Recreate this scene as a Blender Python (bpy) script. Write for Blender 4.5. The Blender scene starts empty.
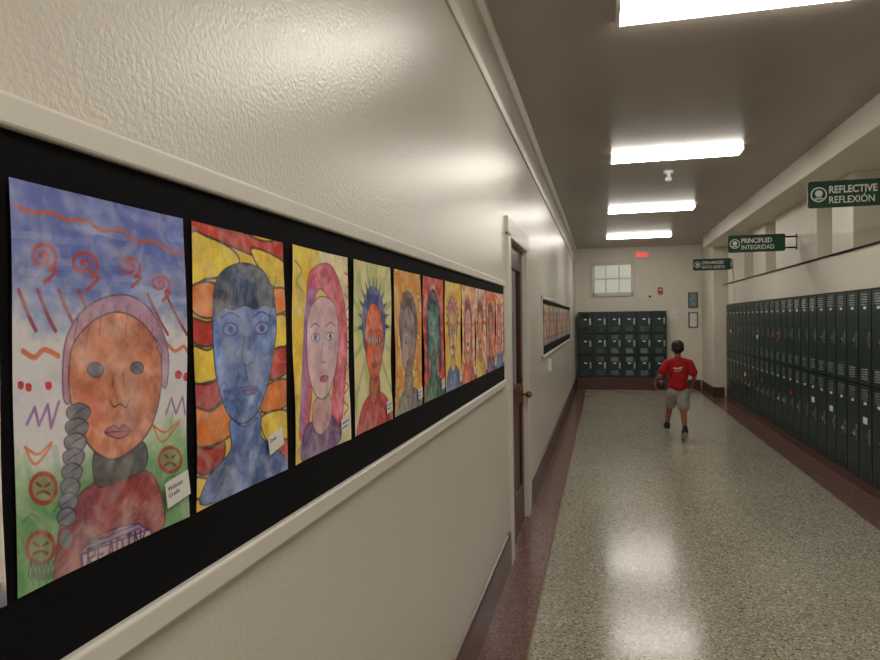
import bpy, bmesh, math, numpy as np
from mathutils import Vector, Matrix
D=bpy.data; S=bpy.context.scene
try:
    S.view_settings.view_transform='Standard'
except Exception: pass
rng=np.random.default_rng(7)
def l1(c):
    c=c/255.0
    return c/12.92 if c<=0.04045 else ((c+0.055)/1.055)**2.4
def lin(c): return tuple(l1(x) for x in c)

# ------------------------------------------------------------------ materials
def pmat(name,col,rough=.5,metal=0.,nscale=8.,namt=.06,bump=0.,bscale=60.,bdist=.002,coat=0.,emit=None,estr=0.,spec=None,bdetail=2.):
    m=D.materials.new(name); m.use_nodes=True; nt=m.node_tree; N=nt.nodes; L=nt.links
    b=N['Principled BSDF']; b.inputs['Roughness'].default_value=rough; b.inputs['Metallic'].default_value=metal
    if coat: b.inputs['Coat Weight'].default_value=coat; b.inputs['Coat Roughness'].default_value=.15
    if spec is not None: b.inputs['Specular IOR Level'].default_value=spec
    tc=N.new('ShaderNodeTexCoord')
    n=N.new('ShaderNodeTexNoise'); n.inputs['Scale'].default_value=nscale; n.inputs['Detail'].default_value=4
    L.new(tc.outputs['Object'],n.inputs['Vector'])
    r=N.new('ShaderNodeValToRGB'); c=lin(col)
    r.color_ramp.elements[0].position=.3; r.color_ramp.elements[1].position=.7
    r.color_ramp.elements[0].color=(*[max(0,x*(1-namt)) for x in c],1); r.color_ramp.elements[1].color=(*[min(1,x*(1+namt)) for x in c],1)
    L.new(n.outputs['Fac'],r.inputs['Fac']); L.new(r.outputs['Color'],b.inputs['Base Color'])
    if bump:
        n2=N.new('ShaderNodeTexNoise'); n2.inputs['Scale'].default_value=bscale; n2.inputs['Detail'].default_value=bdetail
        L.new(tc.outputs['Object'],n2.inputs['Vector'])
        bp=N.new('ShaderNodeBump'); bp.inputs['Strength'].default_value=bump; bp.inputs['Distance'].default_value=bdist
        L.new(n2.outputs['Fac'],bp.inputs['Height']); L.new(bp.outputs['Normal'],b.inputs['Normal'])
    if emit is not None:
        b.inputs['Emission Color'].default_value=(*lin(emit),1); b.inputs['Emission Strength'].default_value=estr
    return m

def terrazzo(name,base,chipA,chipB,chipC,scale=75.,rough=.24):
    m=D.materials.new(name); m.use_nodes=True; nt=m.node_tree; N=nt.nodes; L=nt.links
    b=N['Principled BSDF']; b.inputs['Roughness'].default_value=rough
    tc=N.new('ShaderNodeTexCoord')
    v=N.new('ShaderNodeTexVoronoi'); v.inputs['Scale'].default_value=scale
    L.new(tc.outputs['Object'],v.inputs['Vector'])
    sep=N.new('ShaderNodeSeparateColor'); L.new(v.outputs['Color'],sep.inputs['Color'])
    r=N.new('ShaderNodeValToRGB'); r.color_ramp.interpolation='CONSTANT'
    els=r.color_ramp.elements
    els[0].position=0; els[0].color=(*lin(base),1)
    els[1].position=.34; els[1].color=(*lin(chipA),1)
    e=els.new(.58); e.color=(*lin(base),1)
    e=els.new(.70); e.color=(*lin(chipB),1)
    e=els.new(.88); e.color=(*lin(chipC),1)
    L.new(sep.outputs['Red'],r.inputs['Fac'])
    mr=N.new('ShaderNodeMath'); mr.operation='GREATER_THAN'; mr.inputs[1].default_value=.56
    L.new(v.outputs['Distance'],mr.inputs[0])
    mx=N.new('ShaderNodeMix'); mx.data_type='RGBA'
    L.new(mr.outputs[0],mx.inputs['Factor']); L.new(r.outputs['Color'],mx.inputs['A']); mx.inputs['B'].default_value=(*lin(base),1)
    n=N.new('ShaderNodeTexNoise'); n.inputs['Scale'].default_value=1.3; n.inputs['Detail'].default_value=5
    L.new(tc.outputs['Object'],n.inputs['Vector'])
    mp=N.new('ShaderNodeMapRange'); mp.inputs['To Min'].default_value=.86; mp.inputs['To Max'].default_value=1.1
    L.new(n.outputs['Fac'],mp.inputs['Value'])
    m2=N.new('ShaderNodeMix'); m2.data_type='RGBA'; m2.blend_type='MULTIPLY'; m2.inputs['Factor'].default_value=1
    L.new(mx.outputs['Result'],m2.inputs['A']); L.new(mp.outputs['Result'],m2.inputs['B'])
    L.new(m2.outputs['Result'],b.inputs['Base Color'])
    rr=N.new('ShaderNodeMapRange'); rr.inputs['To Min'].default_value=rough-.04; rr.inputs['To Max'].default_value=rough+.06
    L.new(n.outputs['Fac'],rr.inputs['Value']); L.new(rr.outputs['Result'],b.inputs['Roughness'])
    return m

def vcol_mat(name,rough=.75):
    m=D.materials.new(name); m.use_nodes=True; nt=m.node_tree; N=nt.nodes; L=nt.links
    b=N['Principled BSDF']; b.inputs['Roughness'].default_value=rough; b.inputs['Specular IOR Level'].default_value=.25
    a=N.new('ShaderNodeAttribute'); a.attribute_name='paint'
    tc=N.new('ShaderNodeTexCoord')
    n=N.new('ShaderNodeTexNoise'); n.inputs['Scale'].default_value=16; n.inputs['Detail'].default_value=7; n.inputs['Distortion'].default_value=1.2
    L.new(tc.outputs['Object'],n.inputs['Vector'])
    # thin washes: paper shows through the pigment in blotches
    w_=N.new('ShaderNodeMapRange'); w_.inputs['From Min'].default_value=.45; w_.inputs['From Max'].default_value=.72; w_.inputs['To Min'].default_value=.04; w_.inputs['To Max'].default_value=.36
    L.new(n.outputs['Fac'],w_.inputs['Value'])
    mw=N.new('ShaderNodeMix'); mw.data_type='RGBA'; mw.inputs['B'].default_value=(*lin((232,228,222)),1)
    L.new(w_.outputs['Result'],mw.inputs['Factor']); L.new(a.outputs['Color'],mw.inputs['A'])
    n2=N.new('ShaderNodeTexNoise'); n2.inputs['Scale'].default_value=420; n2.inputs['Detail'].default_value=2
    L.new(tc.outputs['Object'],n2.inputs['Vector'])
    mr=N.new('ShaderNodeMapRange'); mr.inputs['To Min'].default_value=.88; mr.inputs['To Max'].default_value=1.12
    L.new(n2.outputs['Fac'],mr.inputs['Value'])
    mx=N.new('ShaderNodeMix'); mx.data_type='RGBA'; mx.blend_type='MULTIPLY'; mx.inputs['Factor'].default_value=1
    L.new(mw.outputs['Result'],mx.inputs['A']); L.new(mr.outputs['Result'],mx.inputs['B'])
    L.new(mx.outputs['Result'],b.inputs['Base Color'])
    bp=N.new('ShaderNodeBump'); bp.inputs['Strength'].default_value=.15; bp.inputs['Distance'].default_value=.001
    L.new(n2.outputs['Fac'],bp.inputs['Height']); L.new(bp.outputs['Normal'],b.inputs['Normal'])
    return m

M={}
M['wall']=pmat('cream_gloss_paint',(208,203,193),.29,nscale=1.2,namt=.03,bump=.5,bscale=105,bdist=.003,bdetail=3)
M['wallb']=pmat('cream_paint_end',(222,216,203),.45,nscale=1.5,namt=.03,bump=.1,bscale=60)
M['ceil']=pmat('ceiling_gloss_paint',(166,157,148),.33,nscale=1.0,namt=.05,bump=.3,bscale=22,bdist=.004)
M['trim']=pmat('cream_trim_paint',(214,210,201),.38,nscale=5,namt=.03,bump=.08,bscale=40)
M['base']=terrazzo('dark_red_base',(84,50,46),(70,38,36),(110,74,66),(60,34,34),120,.3)
M['border']=terrazzo('red_terrazzo',(112,80,75),(92,64,61),(150,118,108),(76,50,48),100,.2)
M['floor']=terrazzo('grey_terrazzo',(160,155,138),(124,119,103),(204,199,182),(90,85,72),84,.17)
M['black']=pmat('black_board_felt',(14,13,15),.9,nscale=90,namt=.25,bump=.1,bscale=300,spec=.15)
M['green']=pmat('dark_green_enamel',(17,46,47),.34,nscale=3,namt=.08)
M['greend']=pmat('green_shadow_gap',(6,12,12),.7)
M['metal']=pmat('brushed_steel',(170,170,165),.3,metal=.9)
M['white']=pmat('white_plastic',(225,225,220),.45)
M['paper']=pmat('white_paper',(228,226,222),.7)
M['ink']=pmat('black_ink',(30,28,32),.7)
M['lens']=pmat('fixture_lens',(255,252,245),.4,emit=(255,248,237),estr=23)
M['housing']=pmat('fixture_enamel',(215,212,205),.4)
M['sign']=pmat('sign_green',(20,74,56),.35,namt=.03)
M['signw']=pmat('sign_white',(235,238,235),.45)
M['darkmetal']=pmat('dark_metal',(25,26,28),.4,metal=.5)
M['maroon']=pmat('maroon_door_paint',(78,32,30),.35,nscale=4,namt=.1)
M['glass']=pmat('dark_glass',(12,14,16),.08)
M['brass']=pmat('worn_brass',(150,120,70),.3,metal=.9)
M['red']=pmat('red_plastic',(190,28,26),.4)
M['exit']=pmat('exit_red',(235,40,35),.4,emit=(255,40,30),estr=1.2)
M['frost']=pmat('frosted_pane',(205,208,196),.25,nscale=60,namt=.08,emit=(215,225,205),estr=.25)  # faint emission stands in for light from a room behind the panes
M['vcol']=vcol_mat('watercolour_paper')
M['skin']=pmat('skin',(150,98,74),.55,namt=.04)
M['hair']=pmat('dark_hair',(18,14,13),.6,nscale=90,namt=.3,bump=.3,bscale=150)
M['shirt']=pmat('red_cotton',(168,16,24),.85,nscale=14,namt=.12,bump=.3,bscale=14,bdist=.01)
M['shorts']=pmat('grey_cotton',(158,154,146),.85,nscale=14,namt=.1,bump=.3,bscale=14,bdist=.01)
M['shoe']=pmat('black_shoe',(26,25,28),.5)
M['sole']=pmat('white_sole',(190,188,184),.6)
M['ball']=pmat('dark_brown_leather',(58,26,22),.5,nscale=80,namt=.3,bump=.3,bscale=200)
M['teal']=pmat('poster_teal',(120,150,160),.6,nscale=30,namt=.4)

# ------------------------------------------------------------------ helpers
def link(o,parent=None):
    S.collection.objects.link(o)
    if parent is not None: o.parent=parent
    return o
def tag(o,label=None,cat=None,group=None,kind=None):
    if label: o['label']=label
    if cat: o['category']=cat
    if group: o['group']=group
    if kind: o['kind']=kind
    return o
class MB:
    def __init__(s): s.v=[];s.f=[];s.m=[]; s.mats=[]
    def mi(s,k):
        m=M[k]
        if m not in s.mats: s.mats.append(m)
        return s.mats.index(m)
    def add(s,vs,fs,k):
        b=len(s.v); s.v+=[tuple(v) for v in vs]; i=s.mi(k)
        for f in fs: s.f.append([b+x for x in f]); s.m.append(i)
    def box(s,x0,x1,y0,y1,z0,z1,k):
        vs=[(x,y,z) for x in(x0,x1) for y in(y0,y1) for z in(z0,z1)]
        s.add(vs,[(0,1,3,2),(4,6,7,5),(0,4,5,1),(2,3,7,6),(0,2,6,4),(1,5,7,3)],k); return s
    def prism(s,pts,axis,a0,a1,k):
        def mk(p,a):
            q=list(p); q.insert(axis,a); return q
        n=len(pts); vs=[mk(p,a0) for p in pts]+[mk(p,a1) for p in pts]
        fs=[tuple(range(n))[::-1],tuple(range(n,2*n))]+[(i,(i+1)%n,n+(i+1)%n,n+i) for i in range(n)]
        s.add(vs,fs,k); return s
    def cyl(s,p0,p1,r0,r1,k,n=20):
        p0=Vector(p0);p1=Vector(p1); d=(p1-p0).normalized()
        a=d.orthogonal().normalized(); b=d.cross(a)
        vs=[p0+(a*math.cos(t)+b*math.sin(t))*r0 for t in [2*math.pi*i/n for i in range(n)]]
        vs+=[p1+(a*math.cos(t)+b*math.sin(t))*r1 for t in [2*math.pi*i/n for i in range(n)]]
        fs=[tuple(range(n))[::-1],tuple(range(n,2*n))]+[(i,(i+1)%n,n+(i+1)%n,n+i) for i in range(n)]
        s.add(vs,fs,k); return s
    def ball(s,c,r,k,nu=20,nv=12,rot=None):
        if not hasattr(r,'__len__'): r=(r,r,r)
        vs=[]
        for j in range(nv+1):
            ph=math.pi*j/nv
            for i in range(nu):
                t=2*math.pi*i/nu
                p=Vector((r[0]*math.sin(ph)*math.cos(t),r[1]*math.sin(ph)*math.sin(t),r[2]*math.cos(ph)))
                if rot: p=rot@p
                vs.append(p+Vector(c))
        fs=[(j*nu+i,j*nu+(i+1)%nu,(j+1)*nu+(i+1)%nu,(j+1)*nu+i) for j in range(nv) for i in range(nu)]
        s.add(vs,fs,k); return s
    def obj(s,name,parent=None,loc=(0,0,0),bevel=0,smooth=False,rot=(0,0,0),segs=2):
        me=D.meshes.new(name); me.from_pydata(s.v,[],s.f)
        for m in s.mats: me.materials.append(m)
        me.polygons.foreach_set('material_index',s.m)
        bm=bmesh.new(); bm.from_mesh(me); bmesh.ops.remove_doubles(bm,verts=bm.verts,dist=1e-6)
        bmesh.ops.recalc_face_normals(bm,faces=bm.faces); bm.to_mesh(me); bm.free()
        if smooth: me.shade_smooth()
        o=D.objects.new(name,me); o.location=loc; o.rotation_euler=rot; link(o,parent)
        if bevel:
            bv=o.modifiers.new('bevel','BEVEL'); bv.width=bevel; bv.segments=segs; bv.limit_method='ANGLE'
        return o
def bake(o):
    dg=bpy.context.evaluated_depsgraph_get(); dg.update()
    me=D.meshes.new_from_object(o.evaluated_get(dg)); o.modifiers.clear(); o.data=me
    return o
def text_obj(name,body,size,k,parent=None,loc=(0,0,0),rot=(0,0,0),align='LEFT',ext=.0008,bold=0.,sx=1.):
    c=D.curves.new(name+'_c','FONT'); c.body=body; c.size=size; c.extrude=ext; c.align_x=align; c.offset=bold
    t=D.objects.new(name+'_t',c); S.collection.objects.link(t)
    dg=bpy.context.evaluated_depsgraph_get(); dg.update()
    me=D.meshes.new_from_object(t.evaluated_get(dg)); D.objects.remove(t)
    me.materials.clear(); me.materials.append(M[k])
    for p in me.polygons: p.material_index=0
    o=D.objects.new(name,me); o.location=loc; o.rotation_euler=rot; o.scale=(sx,1,1); link(o,parent); return o
def copy_tree(o,loc,parent=None):
    c=o.copy(); S.collection.objects.link(c); c.parent=parent; c.location=loc
    for ch in list(o.children): copy_tree(ch,ch.location.copy(),c)
    return c

# ------------------------------------------------------------------ dimensions
XL=-.60; XR=2.31; XP=2.34; XW=2.68; H=3.2; Y0=-3.; YB=15.6
DY0,DY1,DZ=4.34,5.36,2.17
LEND=13.55

# ------------------------------------------------------------------ shell
f=MB(); f.box(-.36,1.98,Y0,YB,-.1,0,'floor'); f.box(XL-.2,-.36,Y0,YB,-.1,0,'border'); f.box(1.98,XW+.2,Y0,YB,-.1,0,'border')
f.box(-.365,-.358,Y0,YB,-.05,.0004,'brass'); f.box(1.976,1.983,Y0,YB,-.05,.0004,'brass')
tag(f.obj('floor'),'polished speckled terrazzo floor with dark red borders',kind='structure')
c=MB(); c.box(XL-.2,XW+.2,Y0,YB,H,H+.1,'ceil'); tag(c.obj('ceiling'),'glossy taupe painted ceiling',kind='structure')
w=MB(); w.box(XL-.2,XL,Y0,DY0,0,H,'wall'); w.box(XL-.2,XL,DY1,YB,0,H,'wall'); w.box(XL-.2,XL,DY0,DY1,DZ,H,'wall')
tag(w.obj('wall_left'),'glossy cream painted plaster wall',kind='structure')
w=MB(); w.box(XL-.2,XW+.2,YB,YB+.2,0,H,'wallb'); tag(w.obj('wall_back'),'cream painted end wall',kind='structure')
w=MB(); w.box(XL-.2,XW+.2,Y0-.2,Y0,0,H,'wallb'); tag(w.obj('wall_front'),'cream painted wall',kind='structure')
LY0=LEND-27*.3048
w=MB(); w.box(XW,XW+.2,Y0,YB,0,H,'wallb')
w.box(XP,XW,LY0,LEND+.01,1.83,2.21,'wallb')
w.box(XP,XW,Y0,LY0-.01,0,2.21,'wallb')
for a,b in((4.2,6.4),(7.1,7.7),(8.2,10.0),(10.6,11.4),(12.1,LEND)): w.box(XP,XW,a,b,2.21,2.97,'wallb')
w.box(1.96,XW,Y0,14.0,2.97,H,'wallb')
w.box(2.14,XW,14.0,YB,0,H,'wallb')
tag(w.obj('wall_right',bevel=.006),'cream painted wall with piers, ledge and soffit',kind='structure')
b=MB()
for a,e in((Y0,DY0-.1),(DY1+.1,YB)):
    b.prism([(XL,0),(XL+.015,0),(XL+.015,.2),(XL+.01,.225),(XL,.23)],1,a,e,'base')
tag(b.obj('baseboard_left'),'dark red terrazzo baseboard',kind='structure')
b=MB(); b.box(XR-.02,XW,LY0,LEND,0,.088,'base'); b.box(XP-.02,XP,Y0,LY0-.02,0,.2,'base'); b.box(2.12,2.14,13.98,15.5,0,.2,'base'); b.box(2.12,2.33,13.98,14.0,0,.2,'base')
tag(b.obj('baseboard_right',bevel=.004),'dark red terrazzo curb under the lockers',kind='structure')
b=MB(); b.box(1.45,2.11,YB-.02,YB,0,.2,'base'); b.box(-.575,1.45,15.23,YB,0,.27,'base')
tag(b.obj('baseboard_back',bevel=.004),'dark red terrazzo curb',kind='structure')
t=MB(); t.prism([(XL,2.88),(XL+.012,2.88),(XL+.026,2.905),(XL+.026,2.93),(XL+.012,2.945),(XL,2.945)],1,Y0,YB,'trim')
tag(t.obj('trim_1'),'cream painted picture rail moulding',kind='structure')
t=MB(); t.prism([(XL,H),(XL,H-.05),(XL+.02,H-.045),(XL+.045,H-.02),(XL+.05,H)],1,Y0,YB,'trim')
tag(t.obj('trim_2'),'cream ceiling cove moulding',kind='structure')

# door
t=MB()
t.box(XL-.12,XL+.02,DY0-.1,DY0+.03,0,DZ+.0,'trim'); t.box(XL-.12,XL+.02,DY1-.03,DY1+.1,0,DZ,'trim'); t.box(XL-.12,XL+.02,DY0-.1,DY1+.1,DZ-.03,DZ+.1,'trim')
door=t.obj('door_1',bevel=.006); tag(door,'maroon classroom door in cream frame with dark glass',kind='structure')
t=MB(); y0,y1=DY0+.03,DY1-.03; xa,xb=XL-.07,XL-.025
t.box(xa,xb,y0,y0+.13,.01,2.13,'maroon'); t.box(xa,xb,y1-.13,y1,.01,2.13,'maroon'); t.box(xa,xb,y0+.13,y1-.13,.01,.3,'maroon')
t.box(xa,xb,y0+.13,y1-.13,.95,1.1,'maroon'); t.box(xa,xb,y0+.13,y1-.13,1.97,2.13,'maroon'); t.box(xa+.012,xb-.014,y0+.13,y1-.13,.3,.95,'maroon')
leaf=t.obj('door_leaf',door,bevel=.004)
t=MB(); t.box(xa+.015,xb-.018,y0+.13,y1-.13,1.1,1.97,'glass'); t.obj('door_glass',door)
t=MB(); t.box(xb,xb+.006,y1-.09,y1-.04,.93,1.13,'brass'); t.cyl((xb,y1-.065,1.0),(xb+.04,y1-.065,1.0),.011,.011,'brass'); t.ball((xb+.052,y1-.065,1.0),.027,'brass')
t.obj('door_handle',door,smooth=True)
t=MB(); t.box(xb-.0175,xb-.0165,y0+.2,y0+.42,1.45,1.75,'paper'); t.obj('paper_notice',door)

# window
t=MB(); wx0,wx1,wz0,wz1=-.2,.68,2.14,2.84; yf=YB
for a in((wx0-.04,wx0+.04,wz0-.04,wz1+.04),(wx1-.04,wx1+.04,wz0-.04,wz1+.04),(wx0,wx1,wz0-.05,wz0+.04),(wx0,wx1,wz1-.04,wz1+.04)):
    t.box(a[0],a[1],yf-.04,yf,a[2],a[3],'trim')
win=t.obj('window_1',bevel=.005); tag(win,'small frosted interior window with white frame',kind='structure')
t=MB(); 
for x in(.09,.38): t.box(x-.012,x+.012,yf-.032,yf-.012,wz0+.04,wz1-.04,'trim')
t.box(wx0+.04,wx1-.04,yf-.03,yf-.012,2.48,2.505,'trim'); t.obj('muntin',win)
t=MB(); t.box(wx0+.04,wx1-.04,yf-.012,yf-.004,wz0+.04,wz1-.04,'frost'); t.obj('window_pane',win)

# ------------------------------------------------------------------ light fixtures
def fixture(y,x=.70):
    e=MB(); L=.61
    e.box(-L,L,-.10,.10,-.008,0,'housing'); e.box(-L-.006,-L+.016,-.132,.132,-.046,0,'housing'); e.box(L-.016,L+.006,-.132,.132,-.046,0,'housing')
    o=e.obj('ceiling_light',loc=(x,y,H),bevel=.002)
    l=MB(); l.prism([(-.13,-.006),(-.128,-.028),(-.11,-.042),(.11,-.042),(.128,-.028),(.13,-.006)],0,-L+.016,L-.016,'lens'); l.obj('diffuser',o,bevel=.003)
    tag(o,'lit fluorescent wraparound ceiling fixture with white diffuser','ceiling light','ceiling lights'); return o
for y in(-2.3,.4,3.58,6.83,10.15,13.45): fixture(y)
s=MB(); s.cyl((0,0,0),(0,0,-.03),.055,.05,'white',24); s.cyl((0,0,-.03),(0,0,-.08),.022,.022,'white',20); s.ball((0,0,-.09),(.04,.04,.03),'white')
tag(s.obj('occupancy_sensor',loc=(.72,7.65,H),smooth=True),'small white sensor hanging from the ceiling','sensor')

# ------------------------------------------------------------------ bulletin boards
def board(y0,y1):
    b=MB(); b.box(0,.01,y0,y1,1.228,1.802,'black'); o=b.obj('bulletin_board',loc=(XL,0,0))
    t=MB(); t.prism([(0,1.802),(.018,1.802),(.02,1.806),(.02,1.834),(.016,1.838),(0,1.839)],1,y0-.04,y1+.04,'trim')
    t.prism([(0,1.228),(.018,1.228),(.022,1.224),(.022,1.192),(.016,1.186),(0,1.184)],1,y0-.04,y1+.04,'trim')
    t.box(0,.018,y0-.04,y0,1.2,1.82,'trim'); t.box(0,.018,y1,y1+.04,1.2,1.82,'trim'); t.obj('frame',o,bevel=.002)
    tag(o,'long black bulletin board with cream wooden frame','bulletin board','bulletin boards'); return o
board(-2.,4.05); board(6.75,12.6)

# ------------------------------------------------------------------ paintings
def smooth(pts,closed=False,n=5):
    P=[np.array(p,float) for p in pts]; out=[]; N=len(P); R=range(N if closed else N-1)
    for i in R:
        p0=P[(i-1)%N] if closed or i>0 else P[i]; p1=P[i]; p2=P[(i+1)%N]; p3=P[(i+2)%N] if closed or i+2<N else p2
        for k in range(n):
            t=k/n; out.append(.5*((2*p1)+(-p0+p2)*t+(2*p0-5*p1+4*p2-p3)*t*t+(-p0+3*p1-3*p2+p3)*t**3))
    if not closed: out.append(P[-1])
    return np.array(out)
PW,PH=290.,432.
class Canvas:
    def __init__(s,nu,nv,quad=None,seed=1,paper=(225,220,212)):
        s.nu,s.nv=nu,nv; s.r=np.random.default_rng(seed)
        s.X,s.Y=np.meshgrid(np.linspace(0,PW,nu),np.linspace(0,PH,nv)); s.C=np.ones((nv,nu,3))*np.array(paper,float)
        s.Hm=None
        if quad:
            A=[];B=[]
            for (x,y),(u,v) in zip(quad,[(0,0),(PW,0),(PW,PH),(0,PH)]):
                A.append([x,y,1,0,0,0,-u*x,-u*y]);B.append(u);A.append([0,0,0,x,y,1,-v*x,-v*y]);B.append(v)
            s.Hm=np.append(np.linalg.solve(np.array(A,float),np.array(B,float)),1).reshape(3,3)
    def P(s,pts):
        p=np.array(pts,float)
        if s.Hm is None: return p
        q=np.c_[p,np.ones(len(p))]@s.Hm.T; return q[:,:2]/q[:,2:]
    def noise(s,n):
        h,w_=int(n*1.5)+2,n+2; g=s.r.random((h,w_)); yy=s.Y/PH*(h-1.001); xx=s.X/PW*(w_-1.001)
        i=yy.astype(int);j=xx.astype(int);a=yy-i;b=xx-j;a=a*a*(3-2*a);b=b*b*(3-2*b)
        return (g[i,j]*(1-a)*(1-b)+g[i+1,j]*a*(1-b)+g[i,j+1]*(1-a)*b+g[i+1,j+1]*a*b)
    def blend(s,mask,col,al=1.,tex=.12):
        n=(1.2*s.noise(6)+s.noise(15)+.6*s.noise(45)-1.4)*tex*255*.95
        tint=(s.noise(5)-.5)*tex*110
        c=np.array(col,float)[None,None,:]+n[...,None]; c[...,0]+=tint; c[...,2]-=tint; c=np.clip(c,0,255)
        m=(mask*al)[...,None]; s.C=s.C*(1-m)+c*m
    def pmask(s,pts):
        x,y=s.X,s.Y; ins=np.zeros(x.shape,bool); n=len(pts)
        for i in range(n):
            x1,y1=pts[i];x2,y2=pts[(i+1)%n]
            if y1==y2: continue
            ins^=((y1>y)!=(y2>y))&(x<(x2-x1)*(y-y1)/(y2-y1)+x1)
        return ins.astype(float)
    def poly(s,pts,col,al=1.,tex=.14,sm=True,line=None,lw=2.):
        q=smooth(pts,True) if sm else np.array(pts,float); q=s.P(q)
        s.blend(s.pmask(q),col,al,tex)
        if line: s._st(np.vstack([q,q[:1]]),lw,line,.85)
    def ell(s,cx,cy,rx,ry,col,al=1.,tex=.12,line=None,lw=2.,rot=0):
        t=np.linspace(0,2*np.pi,26,endpoint=False); x=rx*np.cos(t);y=ry*np.sin(t)
        c_,s_=math.cos(rot),math.sin(rot)
        q=np.c_[cx+x*c_-y*s_,cy+x*s_+y*c_]
        if col is not None: s.poly(q,col,al,tex,False,line,lw)
        else:
            q=s.P(q); s._st(np.vstack([q,q[:1]]),lw,line,.9)
    def _st(s,q,wd,col,al):
        m=np.zeros(s.X.shape); px=PW/s.nu; wd=max(wd,px*1.1)
        for a,b in zip(q[:-1],q[1:]):
            lo=np.minimum(a,b)-wd-px;hi=np.maximum(a,b)+wd+px
            j0=max(0,int(lo[0]/PW*(s.nu-1)));j1=min(s.nu,int(hi[0]/PW*(s.nu-1))+2)
            i0=max(0,int(lo[1]/PH*(s.nv-1)));i1=min(s.nv,int(hi[1]/PH*(s.nv-1))+2)
            if j1<=j0 or i1<=i0: continue
            X=s.X[i0:i1,j0:j1]-a[0];Y=s.Y[i0:i1,j0:j1]-a[1];d=b-a;L=d@d+1e-9
            t=np.clip((X*d[0]+Y*d[1])/L,0,1);ds=np.hypot(X-t*d[0],Y-t*d[1])
            m[i0:i1,j0:j1]=np.maximum(m[i0:i1,j0:j1],np.clip((wd/2-ds)/px+.5,0,1))
        s.blend(m,col,al,.05)
    def line(s,pts,wd,col,al=.9,sm=True):
        q=smooth(pts) if sm and len(pts)>2 else np.array(pts,float); s._st(s.P(q),wd,col,al)
    def text(s,txt,p0,p1,h,wd,col):
        G={'R':[[(0,0),(0,1),(.8,.85),(.8,.55),(0,.5),(.8,0)]],'E':[[(.8,0),(0,0),(0,1),(.8,1)],[(0,.5),(.6,.5)]],'A':[[(0,0),(.4,1),(.8,0)],[(.15,.4),(.65,.4)]],
           'D':[[(0,0),(0,1),(.6,.85),(.8,.5),(.6,.1),(0,0)]],'I':[[(.4,0),(.4,1)],[(.1,0),(.7,0)],[(.1,1),(.7,1)]],'N':[[(0,0),(0,1),(.8,0),(.8,1)]],
           'G':[[(.8,.85),(.4,1),(0,.6),(0,.3),(.4,0),(.8,.15),(.8,.5),(.5,.5)]]}
        q=s.P([p0,p1]);d=q[1]-q[0];L=np.hypot(*d);e=d/L;nrm=np.array([e[1],-e[0]]);st=L/len(txt)
        for i,chh in enumerate(txt):
            for ln in G[chh]:
                s._st(np.array([q[0]+e*(i*st+x*st*.85)+nrm*y*h for x,y in ln]),wd,col,.95)
    def finish(s,name,y0,ztop=1.752,curl=.004,skew=0.):
        nu,nv=s.nu,s.nv; u=s.X/PW; v=s.Y/PH
        xs=.0015+curl*(np.abs(u-.5)*2)**4*(.4+.6*np.sin(v*3+y0*7)**2)+.0012*np.sin(v*9+u*4+y0)
        xs=np.maximum(xs,.0006)
        V=np.stack([xs,u*PW/1000+skew*v,-v*PH/1000],-1).reshape(-1,3)
        i=np.arange((nv-1)*(nu-1));r=i//(nu-1);c=i%(nu-1);a=r*nu+c
        F=np.stack([a,a+nu,a+nu+1,a+1],-1)
        me=D.meshes.new(name); me.vertices.add(len(V)); me.vertices.foreach_set('co',V.ravel())
        me.loops.add(F.size); me.loops.foreach_set('vertex_index',F.ravel().astype(np.int32))
        me.polygons.add(len(F)); me.polygons.foreach_set('loop_start',(np.arange(len(F))*4).astype(np.int32))
        me.update(calc_edges=True); me.validate()
        at=me.color_attributes.new('paint','FLOAT_COLOR','POINT')
        cc=np.clip(s.C,0,255)/255.; cc=np.where(cc<=.04045,cc/12.92,((cc+.055)/1.055)**2.4)
        at.data.foreach_set('color',np.concatenate([cc,np.ones((nv,nu,1))],-1).reshape(-1).astype(np.float32))
        me.materials.append(M['vcol']); me.shade_smooth()
        o=D.objects.new(name,me); o.location=(XL+.0105,y0,ztop); link(o); return o
INK=(56,46,62)
def name_label(o,dy,dz,wd=.048,ht=.032,rot=.12,txt=None):
    b=MB(); b.box(-.0004,.0004,0,wd,0,ht,'paper'); l=b.obj('name_label',o,loc=(.0085,dy,dz),rot=(rot,0,0))
    if txt: 
        text_obj('lettering',txt,.0095,'ink',l,loc=(.0006,.004,ht*.62),rot=(math.pi/2,0,math.pi/2),ext=.0001)
    else:
        k=MB()
        for i,(a,bb) in enumerate(((.1,.8),(.1,.6))): k.box(.0004,.0006,wd*a,wd*bb,ht*(.62-.3*i),ht*(.7-.3*i),'ink')
        k.obj('lettering',l)
def paint_face(c,cx,cy,rx,ry,eye=(60,50,80),lip=(170,60,70)):
    for sx in(-1,1):
        ex=cx+sx*rx*.42; ey=cy-ry*.08
        c.ell(ex,ey,rx*.24,ry*.1,(225,225,225),.8,line=INK,lw=1.8); c.ell(ex,ey,rx*.11,ry*.08,eye)
        c.line([(ex-rx*.25,ey-ry*.2),(ex,ey-ry*.27),(ex+rx*.25,ey-ry*.2)],2.4,INK)
    c.line([(cx-rx*.06,cy-ry*.05),(cx-rx*.1,cy+ry*.25),(cx,cy+ry*.3),(cx+rx*.12,cy+ry*.24)],2,INK)
    c.ell(cx,cy+ry*.56,rx*.26,ry*.08,lip,.95,line=INK,lw=1.6); c.line([(cx-rx*.26,cy+ry*.56),(cx+rx*.26,cy+ry*.56)],1.5,INK)

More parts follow.
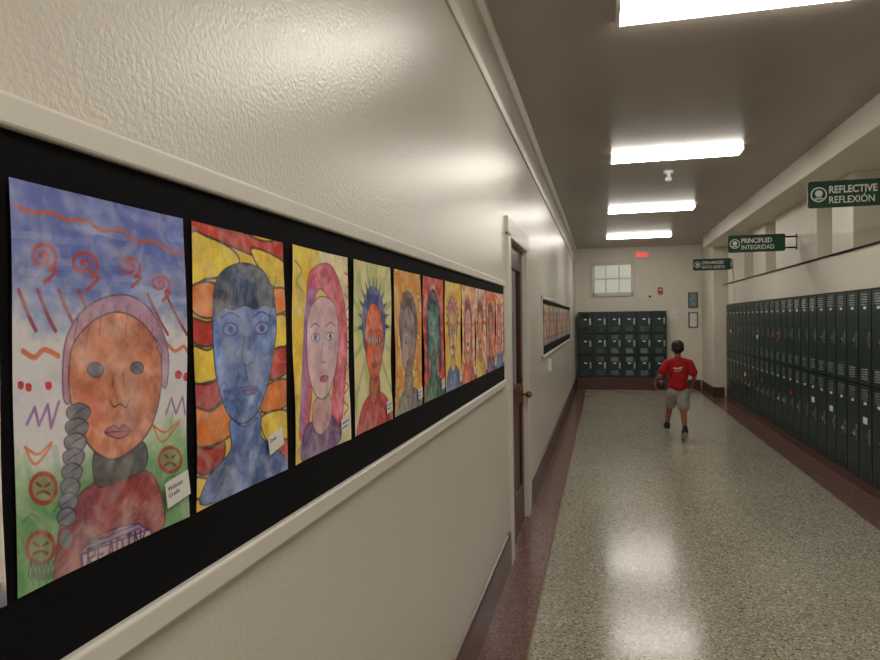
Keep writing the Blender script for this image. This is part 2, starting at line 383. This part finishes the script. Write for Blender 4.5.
# painting 1
c=Canvas(290,430,[(6,180),(180,213),(188,517),(17,600)],11,(222,220,222))
v=c.Y/PH; n=c.noise(5)*.14+c.noise(14)*.10+c.noise(40)*.05
c.blend(np.clip((.25-v+n)/.14,0,1),(128,144,204)); c.blend(np.clip((.10-v+n)/.1,0,1),(92,108,186),.8)
c.blend(np.clip(1-abs(v-.40-n)/.12,0,1),(206,208,228),.5); c.blend(np.clip((v-.60-n*.6)/.12,0,1),(132,182,122)); c.blend(np.clip((v-.84+n)/.1,0,1),(92,148,98),.6)
for k in range(60):
    x=c.r.uniform(-20,290); y=c.r.uniform(10,150); 
    q=np.array([(x,y),(x+c.r.uniform(30,70),y+c.r.uniform(-5,5))]); c._st(q,8,[(150,164,218),(112,128,198),(205,208,228)][k%3],.22)
for k in range(60):
    x=c.r.uniform(0,290); y=c.r.uniform(270,425)
    q=np.array([(x,y),(x+c.r.uniform(-10,10),y+30)]); c._st(q,8,[(100,160,104),(160,200,140)][k%2],.25)
RD=(182,66,70)
c.line([(12,208),(30,214),(48,213),(66,220),(84,219),(100,229),(118,227),(136,238),(152,237),(168,247),(181,247)],4.5,(200,88,62))
for x,y,k in((40,257,17),(82,263,17),(128,264,13),(158,280,11)):
    pts=[]
    for i in range(24):
        t=i/23*1.75*2*math.pi+2.6; r=k*.95*(i/23)**.85; pts.append((x+r*math.cos(t)*.95,y+r*math.sin(t)*.9))
    c.line(pts,5,RD,sm=False)
    c.line([pts[-1],(x+k*.9,y+k*.8),(x+k*.2,y+k*1.55)],4.4,RD)
for x in(22,42,64,84,152,170): c.line([(x-6,290+abs(x-90)*.02),(x+5,316),(x+13,331)],5,(150,62,76))
c.line([(22,352),(34,358),(44,350),(58,356)],6,(214,110,76)); c.line([(164,340),(172,348),(180,343),(184,349)],5,(214,110,76))
for x,y in((28,388),(48,386),(176,372),(184,374),(20,386)): c.ell(x,y,3.5,4.5,(200,40,50))
c.line([(26,425),(34,408),(38,426),(47,405),(50,428),(58,402)],3.6,(150,100,170),sm=False); c.line([(165,412),(170,396),(175,412),(181,394),(184,412)],3.4,(150,100,170),sm=False)
for x,y,r in((42,489,13),(170,459,11),(40,549,14)):
    c.ell(x,y,r,r*1.15,(150,130,80),.55,line=(170,44,36),lw=5); c.line([(x-r*.5,y-5),(x-r*.15,y-2)],3,(110,40,36)); c.line([(x+r*.5,y-5),(x+r*.15,y-2)],3,(110,40,36)); c.line([(x-r*.5,y+6),(x,y+3),(x+r*.5,y+6)],3,(110,40,36))
for x,y in((38,456),(166,432)): c.line([(x-14,y-8),(x-2,y-1),(x+8,y-9),(x+12,y-13)],3,(224,110,50)); c.line([(x-14,y-8),(x-4,y+9),(x+12,y-10)],3,(224,110,50))
for x,y in((30,520),(60,510),(172,480),(182,500)): c.line([(x-8,y+3),(x,y-5),(x+9,y+2)],2.5,(60,120,70))
for a in range(12): c.line([(28+a*2.3,578+(a%3)*4),(30+a*2.3,562+(a%2)*9),(33+a*2.3,580)],2,(50,96,50))
c.poly([(60,592),(57,545),(66,510),(92,484),(120,478),(143,470),(156,480),(163,505),(161,530),(120,560)],(156,66,74),.96,.2,line=(90,40,50),lw=2.2)
c.poly([(96,445),(95,486),(120,480),(145,468),(141,440)],(88,86,88),.95,line=INK,lw=1.8)
c.poly([(62,372),(66,338),(82,310),(106,295),(132,294),(152,312),(165,345),(165,382),(159,380),(156,340),(120,318),(78,345),(70,398),(63,400)],(182,138,164),.95,line=(100,70,100),lw=2.2)
c.poly([(68,385),(72,346),(92,320),(118,310),(142,322),(158,352),(158,395),(148,430),(128,452),(108,459),(88,446),(74,420)],(206,128,98),.97,tex=.2,line=(94,60,70),lw=2.4)
c.ell(112,345,26,22,(218,150,116),.35); c.ell(88,410,14,16,(222,122,100),.5); c.ell(143,400,10,14,(228,134,94),.5)
for a in range(7): c.line([(72+a*13,345-abs(a-3.2)**.5*-6-(18 if 1<a<5 else 8)),(78+a*12,312-(8 if 1<a<5 else 0))],1.4,(130,90,120))
for x,y,r in((94,369,8),(135,366,6.5)): c.ell(x,y,r,r*.95,(98,90,120),line=INK,lw=1.8)
c.line([(112,372),(110,385)],2.0,INK);c.line([(121,371),(122,384)],2.0,INK)
c.line([(108,400),(112,406),(118,403),(124,406),(127,399)],2.2,INK)
c.poly([(103,432),(112,425),(117,428),(122,424),(129,430),(118,438)],(178,84,96),1,line=INK,lw=1.6); c.line([(103,432),(116,431),(129,430)],1.5,INK)
for i in range(8):
    y=412+i*15; x=77-i*1.6; r=11-i*.3
    c.poly([(x-r,y-3),(x,y-9),(x+r,y-4),(x+r*.8,y+6),(x,y+10),(x-r*.9,y+6)],(120,124,138),.97,line=INK,lw=1.7); c.line([(x-7,y+5),(x,y-1),(x+7,y-5)],1.4,INK)
c.ell(66,540,6,10,(92,96,110))
c.poly([(83,572),(80,553),(92,541),(110,538),(118,528),(138,524),(150,533),(152,545)],(158,128,160),.95,sm=False,line=(70,50,90),lw=2.2)
c.poly([(84,575),(82,556),(150,530),(154,549)],(212,176,192),.95,sm=False,line=(70,50,90),lw=2)
for i in range(3): c.line([(88,551-i*5),(140,529-i*5)],1.6,(70,50,90))
c.text('READING',(88,571),(151,546),24,3.0,(54,36,90))
o=c.finish('student_painting',.551); name_label(o,.236,-.405,.052,.036,.15,'Webster\nGrade')
tag(o,'watercolour portrait with orange face, braid and pile of books','painting','student portrait paintings')

# painting 2
c=Canvas(230,340,[(189,223),(283,241),(290,484),(194,514)],12,(236,196,70))
YL=(242,208,70);OR=(232,126,48);RR=(196,48,40)
def band(pts,col): c.poly(pts,col,.97,sm=True,line=(40,24,30),lw=3.6)
band([(188,222),(215,228),(240,232),(262,240),(285,241),(285,262),(262,258),(238,250),(212,240),(188,232)],(204,50,44))
band([(188,236),(205,238),(228,248),(238,262),(222,276),(202,280),(188,286)],YL)
band([(188,288),(206,282),(222,290),(222,312),(206,318),(190,310)],OR)
band([(188,318),(206,322),(220,318),(222,334),(208,346),(190,340)],RR)
band([(188,346),(206,350),(220,344),(222,376),(206,382),(190,380)],YL)
band([(188,384),(206,384),(220,378),(222,396),(208,410),(190,404)],(180,52,60))
band([(190,408),(208,412),(224,404),(232,434),(214,446),(192,444)],OR)
band([(192,448),(208,450),(222,444),(222,462),(206,476),(192,470)],(170,50,44))
band([(192,478),(206,480),(216,472),(212,492),(194,500)],YL)
band([(250,248),(285,262),(285,290),(268,282)],YL); band([(268,292),(286,290),(286,312),(270,314)],OR)
band([(270,322),(286,318),(287,348),(270,350)],YL); band([(270,356),(288,352),(288,378),(266,384)],RR)
band([(266,392),(288,386),(288,414),(262,418)],OR); band([(262,424),(289,420),(289,450),(270,452)],YL)
band([(268,456),(290,452),(290,484),(272,484)],(190,60,50))
BL=(96,126,196)
c.poly([(203,508),(206,480),(220,466),(230,452),(229,422),(260,418),(262,444),(276,458),(288,472),(290,486)],BL,.97,.24,line=(34,40,84),lw=3)
c.poly([(212,352),(212,300),(220,274),(240,264),(262,270),(272,294),(276,320),(274,352),(268,390),(256,420),(240,428),(226,416),(216,388)],(112,140,200),.98,tex=.26,line=(34,40,84),lw=3)
c.poly([(213,316),(212,292),(220,272),(240,263),(262,270),(273,292),(274,308),(264,306),(254,310),(244,306),(232,310),(222,308)],(66,76,104),.97,tex=.22,line=(34,36,60),lw=2)
for x in range(216,274,7): c.line([(x,306),(x+4,276)],2,(30,34,60))
c.ell(226,372,9,20,(142,160,212),.5); c.ell(262,366,8,20,(142,160,212),.5); c.ell(240,335,24,26,(92,120,190),.4)
for x in(229,261):
    c.ell(x,330,7,6.5,(130,146,205),.9,line=(50,60,116),lw=2.2); c.ell(x,330,2.6,3.6,(110,96,150)); c.line([(x-9,318),(x,313),(x+9,318)],2.6,(50,60,110))
c.line([(243,338),(240,362),(245,368),(252,364)],2.4,(50,56,110)); c.line([(248,338),(249,352)],2,(50,56,110))
c.ell(249,394,8,4.5,(110,92,160),line=(50,40,90),lw=2); c.line([(241,394),(257,393)],2,(50,40,90))
c.line([(232,424),(244,432),(258,424)],2.5,(34,40,84))
o=c.finish('student_painting',.860); name_label(o,.215,-.39,.055,.034,.2,'Grade')
tag(o,'watercolour portrait with blue face on wavy red and yellow bands','painting','student portrait paintings')

# painting 3
c=Canvas(170,255,[(289,247),(348,260),(355,450),(293,468)],13,(238,216,120))
c.poly([(288,246),(318,252),(306,290),(302,350),(306,420),(300,468),(292,468)],(240,206,72),.95)
c.poly([(318,252),(349,260),(352,360),(355,450),(340,452),(345,380),(338,300)],(236,222,180),.95)
for i in range(7): c.line([(346,275+i*22),(352,282+i*22),(348,290+i*22)],4,(206,60,60))
c.line([(292,262),(300,272),(294,282),(302,292)],4,(90,150,80)); c.line([(296,420),(302,440),(296,455)],4,(90,130,190))
c.poly([(306,300),(308,276),(320,266),(334,270),(345,300),(350,350),(348,400),(344,434),(334,430),(336,380),(338,320),(320,290),(312,320),(312,380),(308,430),(298,440),(300,380),(304,330)],(218,96,122),.96,.22,line=(130,50,80),lw=2.4)
c.poly([(303,330),(306,300),(314,284),(316,300),(308,340),(306,400),(302,430),(297,430),(300,380)],(160,110,180),.9)
for i in range(5): c.line([(336+i*2,300+i*6),(341+i*1.5,360),(338+i*1.6,425)],2.2,(238,160,176))
for i in range(4): c.line([(312+i*3,276),(307+i,330),(303+i*1.5,420)],1.8,(200,70,110))
c.poly([(302,466),(304,432),(314,424),(330,420),(340,428),(342,452)],(112,76,140),.96,line=(50,40,90),lw=2.6)
c.poly([(314,404),(314,430),(324,440),(334,424),(332,398)],(222,176,180),.96,line=INK,lw=1.8)
c.poly([(306,340),(309,312),(320,298),(334,304),(340,330),(339,365),(332,394),(322,402),(312,390),(307,366)],(226,190,200),.98,line=INK,lw=2.2)
for x in(315,331):
    c.ell(x,338,4.2,4.0,(225,230,238),line=INK,lw=1.8); c.ell(x,338,1.9,3.0,(60,100,170)); c.line([(x-5,328),(x,324),(x+5,328)],2,INK)
c.line([(323,344),(321,362),(326,364)],2.0,INK); c.ell(325,381,5,3.2,(196,60,90),line=INK,lw=1.5)
o=c.finish('student_painting',1.183); name_label(o,.23,-.41,.055,.034,.15)
tag(o,'watercolour portrait with pink hair and purple dress','painting','student portrait paintings')

def generic(nu,seed,bg,bg2,face,hair,shirt,style,y0,lab,fx=145,fy=200,fs=1.):
    c=Canvas(nu,int(nu*1.5),None,seed,bg); r=c.r
    if style=='rays':
        for k in range(14):
            a=k/14*6.28; c.line([(145,170),(145+300*math.cos(a),170+300*math.sin(a))],16,bg2,.7)
    elif style=='spots':
        for k in range(26): c.ell(r.uniform(0,290),r.uniform(0,430),r.uniform(9,22),r.uniform(9,22),bg2,.85,line=INK,lw=2)
    else:
        for k in range(8):
            y=k*56+r.uniform(-8,8); c.line([(0,y),(70,y+22),(150,y-16),(220,y+20),(290,y)],18,bg2,.9)
    c.blend(np.clip((c.noise(5)-.5)*3,0,1),bg2,.5)
    c.blend(np.clip((c.noise(9)-.55)*4,0,1),(236,226,206),.45)
    c.Hm=np.array([[fs,0,fx-145*fs],[0,fs,fy-200*fs],[0,0,1.]])
    if style=='rays':
        for k in range(13):
            a=math.pi+k/12*math.pi; c.poly([(145+60*math.cos(a-.14),160+75*math.sin(a-.14)),(145+118*math.cos(a),165+135*math.sin(a)),(145+60*math.cos(a+.14),160+75*math.sin(a+.14))],hair,.95,sm=False,line=INK,lw=2.4)
    c.poly([(10,460),(35,375),(105,335),(185,335),(255,375),(282,460)],shirt,.96,line=INK,lw=2.4)
    c.poly([(112,290),(108,345),(145,362),(184,345),(178,290)],tuple(int(x*.9) for x in face),.96,line=INK,lw=2)
    c.ell(145,165,88,108,hair,.95,line=INK,lw=2.4)
    if style=='waves': c.poly([(60,180),(52,300),(80,330),(96,230),(190,230),(212,330),(240,300),(230,180)],hair,.95)
    c.ell(145,200,70,100,face,.98,.24,line=INK,lw=2.6); c.ell(120,240,22,26,tuple(min(255,int(x*1.15)) for x in face),.5)
    paint_face(c,145,205,70,100)
    o=c.finish('student_painting',y0); name_label(o,.232,-.41,.05,.034,.1)
    tag(o,lab,'painting','student portrait paintings'); return o
generic(130,21,(236,226,160),(168,196,120),(222,96,56),(64,88,156),(196,60,70),'rays',1.507,'watercolour portrait with red face and blue spiky hair',155,205,1.02)
generic(110,22,(232,150,58),(240,204,80),(160,138,136),(110,92,100),(132,122,128),'spots',1.831,'watercolour portrait with grey face on spotted orange ground',150,215,1.1)
generic(100,23,(192,46,44),(216,96,60),(72,138,128),(34,44,84),(50,110,80),'waves',2.15,'watercolour portrait with green face on red ground',148,200,1.12)
generic(80,24,(240,206,70),(236,150,60),(226,180,120),(206,110,120),(90,120,180),'rays',2.465,'watercolour portrait with tan face on yellow ground')
generic(70,25,(240,210,120),(220,120,130),(228,150,140),(140,60,50),(210,90,60),'waves',2.78,'watercolour portrait with pink face')
generic(70,26,(222,204,190),(220,80,60),(222,130,60),(150,50,30),(230,180,60),'rays',3.09,'watercolour portrait with orange face')
generic(60,27,(214,84,50),(240,180,70),(196,120,90),(90,50,60),(120,60,110),'spots',3.40,'watercolour portrait on red and yellow ground')
generic(60,28,(238,200,110),(210,90,140),(226,140,150),(180,70,110),(90,110,170),'waves',3.71,'watercolour portrait with pink face and long hair')
generic(50,29,(228,222,214),(214,190,190),(220,190,160),(120,60,50),(60,90,150),'waves',.246,'watercolour portrait with tan face on pale ground')
cols=[((230,200,90),(200,90,60),(200,130,90),(60,50,60),(90,110,170)),((120,150,190),(230,210,190),(220,160,130),(90,60,40),(190,60,60)),((200,90,80),(240,200,90),(90,120,160),(40,40,60),(60,110,90)),((220,215,205),(120,170,120),(220,140,90),(150,60,60),(90,80,140))]
protos=[generic(36,40+i,*cols[i],['rays','waves','spots','waves'][i],6.85+i*.31,'small watercolour portrait pinned on black board') for i in range(4)]
for i in range(4,18):
    copy_tree(protos[(i*3)%4],(XL+.0105,6.85+i*.31,1.752))

# ------------------------------------------------------------------ lockers
def locker_proto(wd,ht,dp,tiers,label):
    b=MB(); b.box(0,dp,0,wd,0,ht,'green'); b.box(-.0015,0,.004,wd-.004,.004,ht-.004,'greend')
    o=b.obj('locker',bevel=.0); th=ht/tiers
    d=MB(); y0,y1=.010,wd-.010; z0,z1=.010,th-.008
    d.box(-.014,-.0015,y0,y1,z0,z1,'green')
    for base in(z1-.13,z0+.04):
        for i in range(5):
            z=base+i*.022
            d.prism([(-.014,z),(-.020,z+.003),(-.014,z+.014)],1,wd*.25,wd*.75,'green')
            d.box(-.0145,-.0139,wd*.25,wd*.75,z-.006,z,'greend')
    h=MB(); h.box(-.018,-.014,wd*.1,wd*.22,0,.14,'metal'); h.box(-.032,-.018,wd*.13,wd*.19,.05,.1,'metal')
    p=MB(); p.box(-.0155,-.014,wd*.40,wd*.60,0,.024,'signw')
    first=None
    for k in range(tiers):
        if first is None:
            dd=d.obj('door',o,bevel=.0015); hh=h.obj('handle',dd,loc=(0,0,th*.40),bevel=.001); hh['label']='steel latch handle'; pp=p.obj('number_plate',dd,loc=(0,0,th*(.80 if tiers==2 else .62))); first=dd
        else:
            x=copy_tree(first,(0,0,th*k),o)
    tag(o,label,'locker')
    return o
pr=locker_proto(.3048,1.73,.35,2,'dark green metal two-door locker on red curb'); pr['group']='two-door hallway lockers'
pr.location=(XR,LY0,.09); rows=[pr]
for i in range(1,27): rows.append(copy_tree(pr,(XR,LY0+i*.3048,.09)))
pb=locker_proto(.315,1.47,.34,3,'dark green metal three-door locker against end wall'); pb['group']='three-door end wall lockers'
pb.rotation_euler=(0,0,math.pi/2); pb.location=(1.37,15.25,.272)
for i in range(1,6): copy_tree(pb,(1.37-i*.317,15.25,.272))
k=MB(); k.cyl((-.02,0,0),(0,0,0),.024,.024,'metal',18); k.cyl((-.026,0,0),(-.02,0,0),.016,.018,'ink',16)
sh=[(-.01,.016*math.cos(t),.018+.022*math.sin(t)) for t in np.linspace(0,math.pi,9)]
for a,b_ in zip(sh[:-1],sh[1:]): k.cyl(a,b_,.0035,.0035,'metal',8)
pk=k.obj('padlock',smooth=False); tag(pk,'steel dial padlock hanging on a locker latch','padlock','dial padlocks')
r3=np.random.default_rng(3); first=True
for i in range(3,27):
    for t_ in range(2):
        if r3.random()<.55:
            loc=(XR-.0325,LY0+i*.3048+.048,.09+t_*.865+.865*.40+.04)
            if first: pk.location=loc; first=False
            else: copy_tree(pk,loc)
tm=MB(); tm.box(-.0155,-.0142,.09,.19,0,.05,'red'); tp=tm.obj('paper_tag'); tag(tp,'small red paper tag stuck on a locker door','tag','paper tags on lockers')
tw=MB(); tw.box(-.0155,-.0142,.10,.20,0,.06,'paper'); tq=tw.obj('paper_tag'); tag(tq,'small white paper tag stuck on a locker door','tag','paper tags on lockers')
tp.location=(XR,LY0+14*.3048,.95+.30); tq.location=(XR,LY0+4*.3048,.09+.52)
for i,z,q in((15,1.3,tp),(17,.62,tp),(18,1.25,tq),(19,1.28,tp),(21,.6,tq),(22,1.3,tp),(24,1.25,tp),(20,.62,tp),(7,.6,tq),(9,.62,tq),(12,.6,tp),(25,1.3,tq)):
    copy_tree(q,(XR,LY0+i*.3048,z))
k=MB(); k.cyl((XP-.012,LY0,2.222),(XP-.012,14.0,2.222),.011,.011,'darkmetal',10)
tag(k.obj('cable_conduit',smooth=True),'thin dark cable run along the ledge above lockers','cable')

# ------------------------------------------------------------------ hanging signs
def sign(x,y,z,l1_,l2_,W=.70,tx=1.):
    b=MB(); Hh=.215; r=.02; pts=[]
    for cx,cz,a0 in((W-r,Hh-r,0),(r,Hh-r,90),(r,r,180),(W-r,r,270)):
        for a in range(0,91,30): pts.append((cx+r*math.cos(math.radians(a0+a)),cz+r*math.sin(math.radians(a0+a))))
    b.prism(pts,1,0,.012,'sign'); o=b.obj('hallway_sign',loc=(x,y,z),bevel=.001)
    e=MB(); e.cyl((.08,-.003,Hh/2),(.08,0,Hh/2),.06,.06,'signw',32); e.cyl((.08,-.0045,Hh/2),(.08,-.003,Hh/2),.05,.05,'sign',32)
    e.cyl((.08,-.006,Hh/2+.008),(.08,-.0045,Hh/2+.008),.028,.028,'signw',24); e.box(.05,.11,-.0062,-.0045,Hh/2-.038,Hh/2-.026,'signw'); e.obj('emblem',o)
    text_obj('lettering',l1_,.080,'signw',o,loc=(.152,-.0012,Hh*.54),rot=(math.pi/2,0,0),bold=.0022,sx=.86*tx)
    text_obj('lettering',l2_,.078,'signw',o,loc=(.152,-.0012,Hh*.16),rot=(math.pi/2,0,0),bold=.001,sx=.86*tx)
    k=MB(); k.box(W,XP-x,.001,.011,Hh-.05,Hh-.03,'darkmetal'); k.box(W,XP-x,.001,.011,.03,.05,'darkmetal'); k.box(XP-.006-x,XP-x,-.02,.032,.01,Hh-.01,'darkmetal'); k.obj('bracket',o)
    tag(o,'dark green hanging sign with white lettering: '+l1_.lower(),'sign','hallway virtue signs'); return o
sign(1.63,5.94,2.465,'REFLECTIVE','REFLEXIÓN',.68,.97)
sign(1.55,8.98,2.40,'PRINCIPLED','INTEGRIDAD',.66,.97)
sign(1.66,13.15,2.46,'OPEN-MINDED','MENTE ABIERTA',.655,.82)

# ------------------------------------------------------------------ end wall objects
YE=YB+.001
e=MB(); e.box(0,.30,-.05,0,0,.16,'white'); o=e.obj('exit_sign',loc=(.74,YE,2.93),bevel=.006)
text_obj('lettering','EXIT',.13,'exit',o,loc=(.15,-.052,.035),rot=(math.pi/2,0,0),align='CENTER',bold=.004)
tag(o,'white exit sign with red letters near the ceiling','exit sign')
e=MB(); e.box(0,.1,-.05,0,0,.14,'red'); o=e.obj('fire_alarm',loc=(1.22,YE,2.13),bevel=.008); e=MB(); e.ball((.05,-.055,.08),(.03,.02,.03),'white'); e.obj('strobe',o,smooth=True); tag(o,'red wall fire alarm with white strobe','fire alarm')
e=MB(); e.box(0,.09,-.03,0,0,.12,'white'); o=e.obj('thermostat',loc=(1.0,YE,2.0),bevel=.006); e=MB(); e.box(.02,.07,-.033,-.03,.05,.09,'ink'); e.obj('display',o); tag(o,'small white wall control box','thermostat')
def frame(x,z,wd,ht,k):
    e=MB(); t=.02
    for a in((0,t,0,ht),(wd-t,wd,0,ht),(t,wd-t,0,t),(t,wd-t,ht-t,ht)): e.box(a[0],a[1],-.025,0,a[2],a[3],'maroon')
    o=e.obj('framed_poster',loc=(x,YE,z),bevel=.003); p=MB(); p.box(t,wd-t,-.012,-.002,t,ht-t,k); p.obj('poster_sheet',o); tag(o,'dark red framed poster on the end wall','poster','framed posters')
frame(1.86,1.80,.2,.34,'teal'); frame(1.86,1.36,.2,.34,'paper')
e=MB(); e.box(0,.2,-.003,0,0,.27,'paper'); o=e.obj('paper_notice',loc=(1.45,YE,1.55)); tag(o,'white paper notice taped on end wall','notice')
e=MB(); e.box(0,.02,0,.1,0,.07,'white'); o=e.obj('room_plate',loc=(XL-.001,5.6,1.62),bevel=.003); tag(o,'small white room number plate beside door','plate')
e=MB(); e.box(0,.035,0,.09,0,.14,'white'); o=e.obj('light_switch_box',loc=(XL-.001,7.6,1.0),bevel=.003); tag(o,'small surface box on the wall','switch')

# ------------------------------------------------------------------ child
def blob(name,mat,prims,vox=.007,sm=4,parent=None):
    b=MB()
    for p in prims:
        if p[0]=='c':
            _,a,c_,ra,rb=p; b.cyl(a,c_,ra,rb,mat,16); b.ball(a,ra,mat,16,10); b.ball(c_,rb,mat,16,10)
        else: b.ball(p[1],p[2],mat,24,16,p[3] if len(p)>3 else None)
    o=b.obj(name,parent)
    r=o.modifiers.new('r','REMESH'); r.mode='VOXEL'; r.voxel_size=vox; r.use_smooth_shade=True
    if sm: q=o.modifiers.new('s','SMOOTH'); q.iterations=sm; q.factor=.5
    bake(o); o.data.materials.clear(); o.data.materials.append(M[mat]); o.data.shade_smooth(); return o
# child faces local -Y; ball under the left (+X) arm; head bowed a little
B=[('e',(0,0,.86),(.11,.075,.19)),('e',(0,0,.65),(.105,.08,.09)),('c',(0,0,1.0),(0,-.03,1.1),.042,.038),
 ('e',(0,-.05,1.19),(.073,.088,.093)),('e',(0,-.09,1.13),(.048,.045,.042)),('e',(0,-.143,1.155),(.012,.014,.016)),('e',(.074,-.045,1.168),(.012,.02,.026)),('e',(-.074,-.045,1.168),(.012,.02,.026)),
 ('c',(-.06,0,1.0),(-.14,0,.985),.045,.04),('c',(.06,0,1.0),(.14,0,.985),.045,.04)]
sL,eL,wL=(.145,0,.98),(.235,.06,.82),(.285,-.0,.755)
sR,eR,wR=(-.145,0,.98),(-.205,.0,.80),(-.195,-.12,.68)
B+=[('c',sR,eR,.04,.029),('c',eR,wR,.029,.019),('c',sL,eL,.04,.029),('c',eL,wL,.029,.019)]
B+=[('e',(.292,-.015,.705),(.014,.03,.04)),('e',(-.195,-.145,.645),(.016,.03,.036))]
for i in range(4):
    L_=[.9,1,.95,.8][i]; y=-.042+i*.016
    B+=[('c',(.291,y,.678),(.280,y,.678-.03*L_),.0078,.0072),('c',(.280,y,.678-.03*L_),(.262,y,.678-.045*L_),.0072,.006)]
    y=-.172+i*.015; B+=[('c',(-.198,y,.62),(-.194,y-.004,.62-.026*L_),.0078,.0072),('c',(-.194,y-.004,.62-.026*L_),(-.176,y-.012,.62-.042*L_),.0072,.006)]
B+=[('c',(.287,-.035,.735),(.262,-.07,.73),.009,.007),('c',(-.19,-.172,.655),(-.173,-.195,.63),.009,.007)]
B+=[('c',(-.06,0,.62),(-.052,.08,.36),.065,.043),('c',(-.052,.08,.36),(-.035,.33,.165),.043,.027),('c',(-.035,.33,.155),(-.035,.265,.055),.028,.024),
    ('c',(.06,0,.62),(.09,-.18,.385),.065,.043),('c',(.09,-.18,.385),(.118,-.26,.13),.043,.027),('c',(.118,-.26,.115),(.122,-.34,.10),.028,.024)]
kid=blob('person','skin',B,.0052,3)
KP=Vector((.975,9.30,0)); KR=math.radians(181)
kid.location=KP; kid.rotation_euler=(0,0,KR)
tag(kid,'child in red t-shirt and grey shorts walking away, carrying ball','person')
blob('t_shirt','shirt',[('e',(0,0,.86),(.135,.1,.2)),('c',(0,0,.80),(0,.0,.70),.115,.125),('e',(0,0,.675),(.14,.105,.04)),('c',(-.05,0,1.005),(-.14,0,.985),.055,.052),('c',(.05,0,1.005),(.14,0,.985),.055,.052),
   ('c',(-.145,0,.98),(-.19,.005,.86),.054,.056),('c',(.145,0,.98),(.208,.04,.87),.054,.056),('c',(0,-.005,1.0),(0,-.015,1.04),.07,.05)],.007,3,kid)
blob('shorts','shorts',[('e',(0,0,.64),(.128,.098,.09)),('c',(-.06,0,.60),(-.054,.055,.42),.084,.08),('c',(.06,0,.60),(.08,-.125,.44),.084,.08)],.007,3,kid)
h=blob('hair','hair',[('e',(0,-.035,1.217),(.082,.092,.078)),('e',(0,-.002,1.178),(.078,.066,.066)),('c',(-.05,-.108,1.235),(.05,-.112,1.24),.022,.02)],.006,2,kid)
for sx,an,to in((-1,(-.035,.345,.13),(-.035,.25,.032)),(1,(.118,-.25,.10),(.124,-.375,.095))):
    o=blob('shoe','shoe',[('c',an,to,.042,.034),('c',tuple(Vector(an)+Vector((0,.0,.045))),an,.034,.04)],.006,2,kid)
    m=MB()
    if sx>0: m.ball((.121,-.31,.062),(.04,.105,.012),'sole',20,8)
    else: m.ball((-.035,.33,.066),(.036,.085,.012),'sole',20,8,Matrix.Rotation(math.radians(46),3,'X'))
    m.obj('sole',o)
fc=MB()
for sx in(-1,1): fc.ball((sx*.03,-.134,1.182),(.012,.006,.006),'signw',12,8); fc.ball((sx*.03,-.139,1.182),(.005,.004,.005),'ink',10,8)
fc.obj('eyes',kid)
fc=MB(); fc.ball((0,-.136,1.125),(.022,.006,.005),'red',12,8); mo=fc.obj('mouth',kid); mo['label']='closed lips'
pr_=MB()
def wig(pts,r):
    q=smooth(pts,False,4)
    P3=[Vector((-x,.1*math.sqrt(max(0,1-(x/.135)**2-((z-.86)/.2)**2))+.0035,z)) for x,z in q]
    for a,b_ in zip(P3[:-1],P3[1:]): pr_.cyl(a,b_,r,r,'signw',6)
wig([(-.065,.92),(-.055,.935),(-.05,.905),(-.04,.93),(-.032,.91),(-.02,.93),(-.012,.91),(.002,.935),(.01,.915),(.025,.94),(.03,.92),(.045,.94)],.0035)
wig([(-.06,.89),(-.02,.885),(.03,.90)],.003)
o=pr_.obj('shirt_print',kid); o['label']='white script print'
b=MB(); b.ball((0,0,0),(.058,.062,.062),'ball',28,18); b.cyl((0,0,.058),(0,0,.064),.006,.006,'ink',8)
o=b.obj('ball',smooth=True); o.location=KP+Matrix.Rotation(KR,3,'Z')@Vector((.217,-.02,.69)); tag(o,'dark brown ball held against the hip by the child','ball')

# ------------------------------------------------------------------ world + camera
wd=D.worlds.new('world'); S.world=wd; wd.use_nodes=True; wd.node_tree.nodes['Background'].inputs[0].default_value=(.5,.5,.5,1); wd.node_tree.nodes['Background'].inputs[1].default_value=.3
cam=D.cameras.new('camera'); co=D.objects.new('camera',cam); S.collection.objects.link(co)
cam.sensor_width=36; cam.lens=661/880*36; cam.clip_start=.02
R=Matrix.Rotation(math.radians(13.8),4,'Z')@Matrix.Rotation(math.radians(90-.84),4,'X')@Matrix.Rotation(-.014,4,'Z')
co.matrix_world=Matrix.Translation((0,0,1.6))@R
S.camera=co
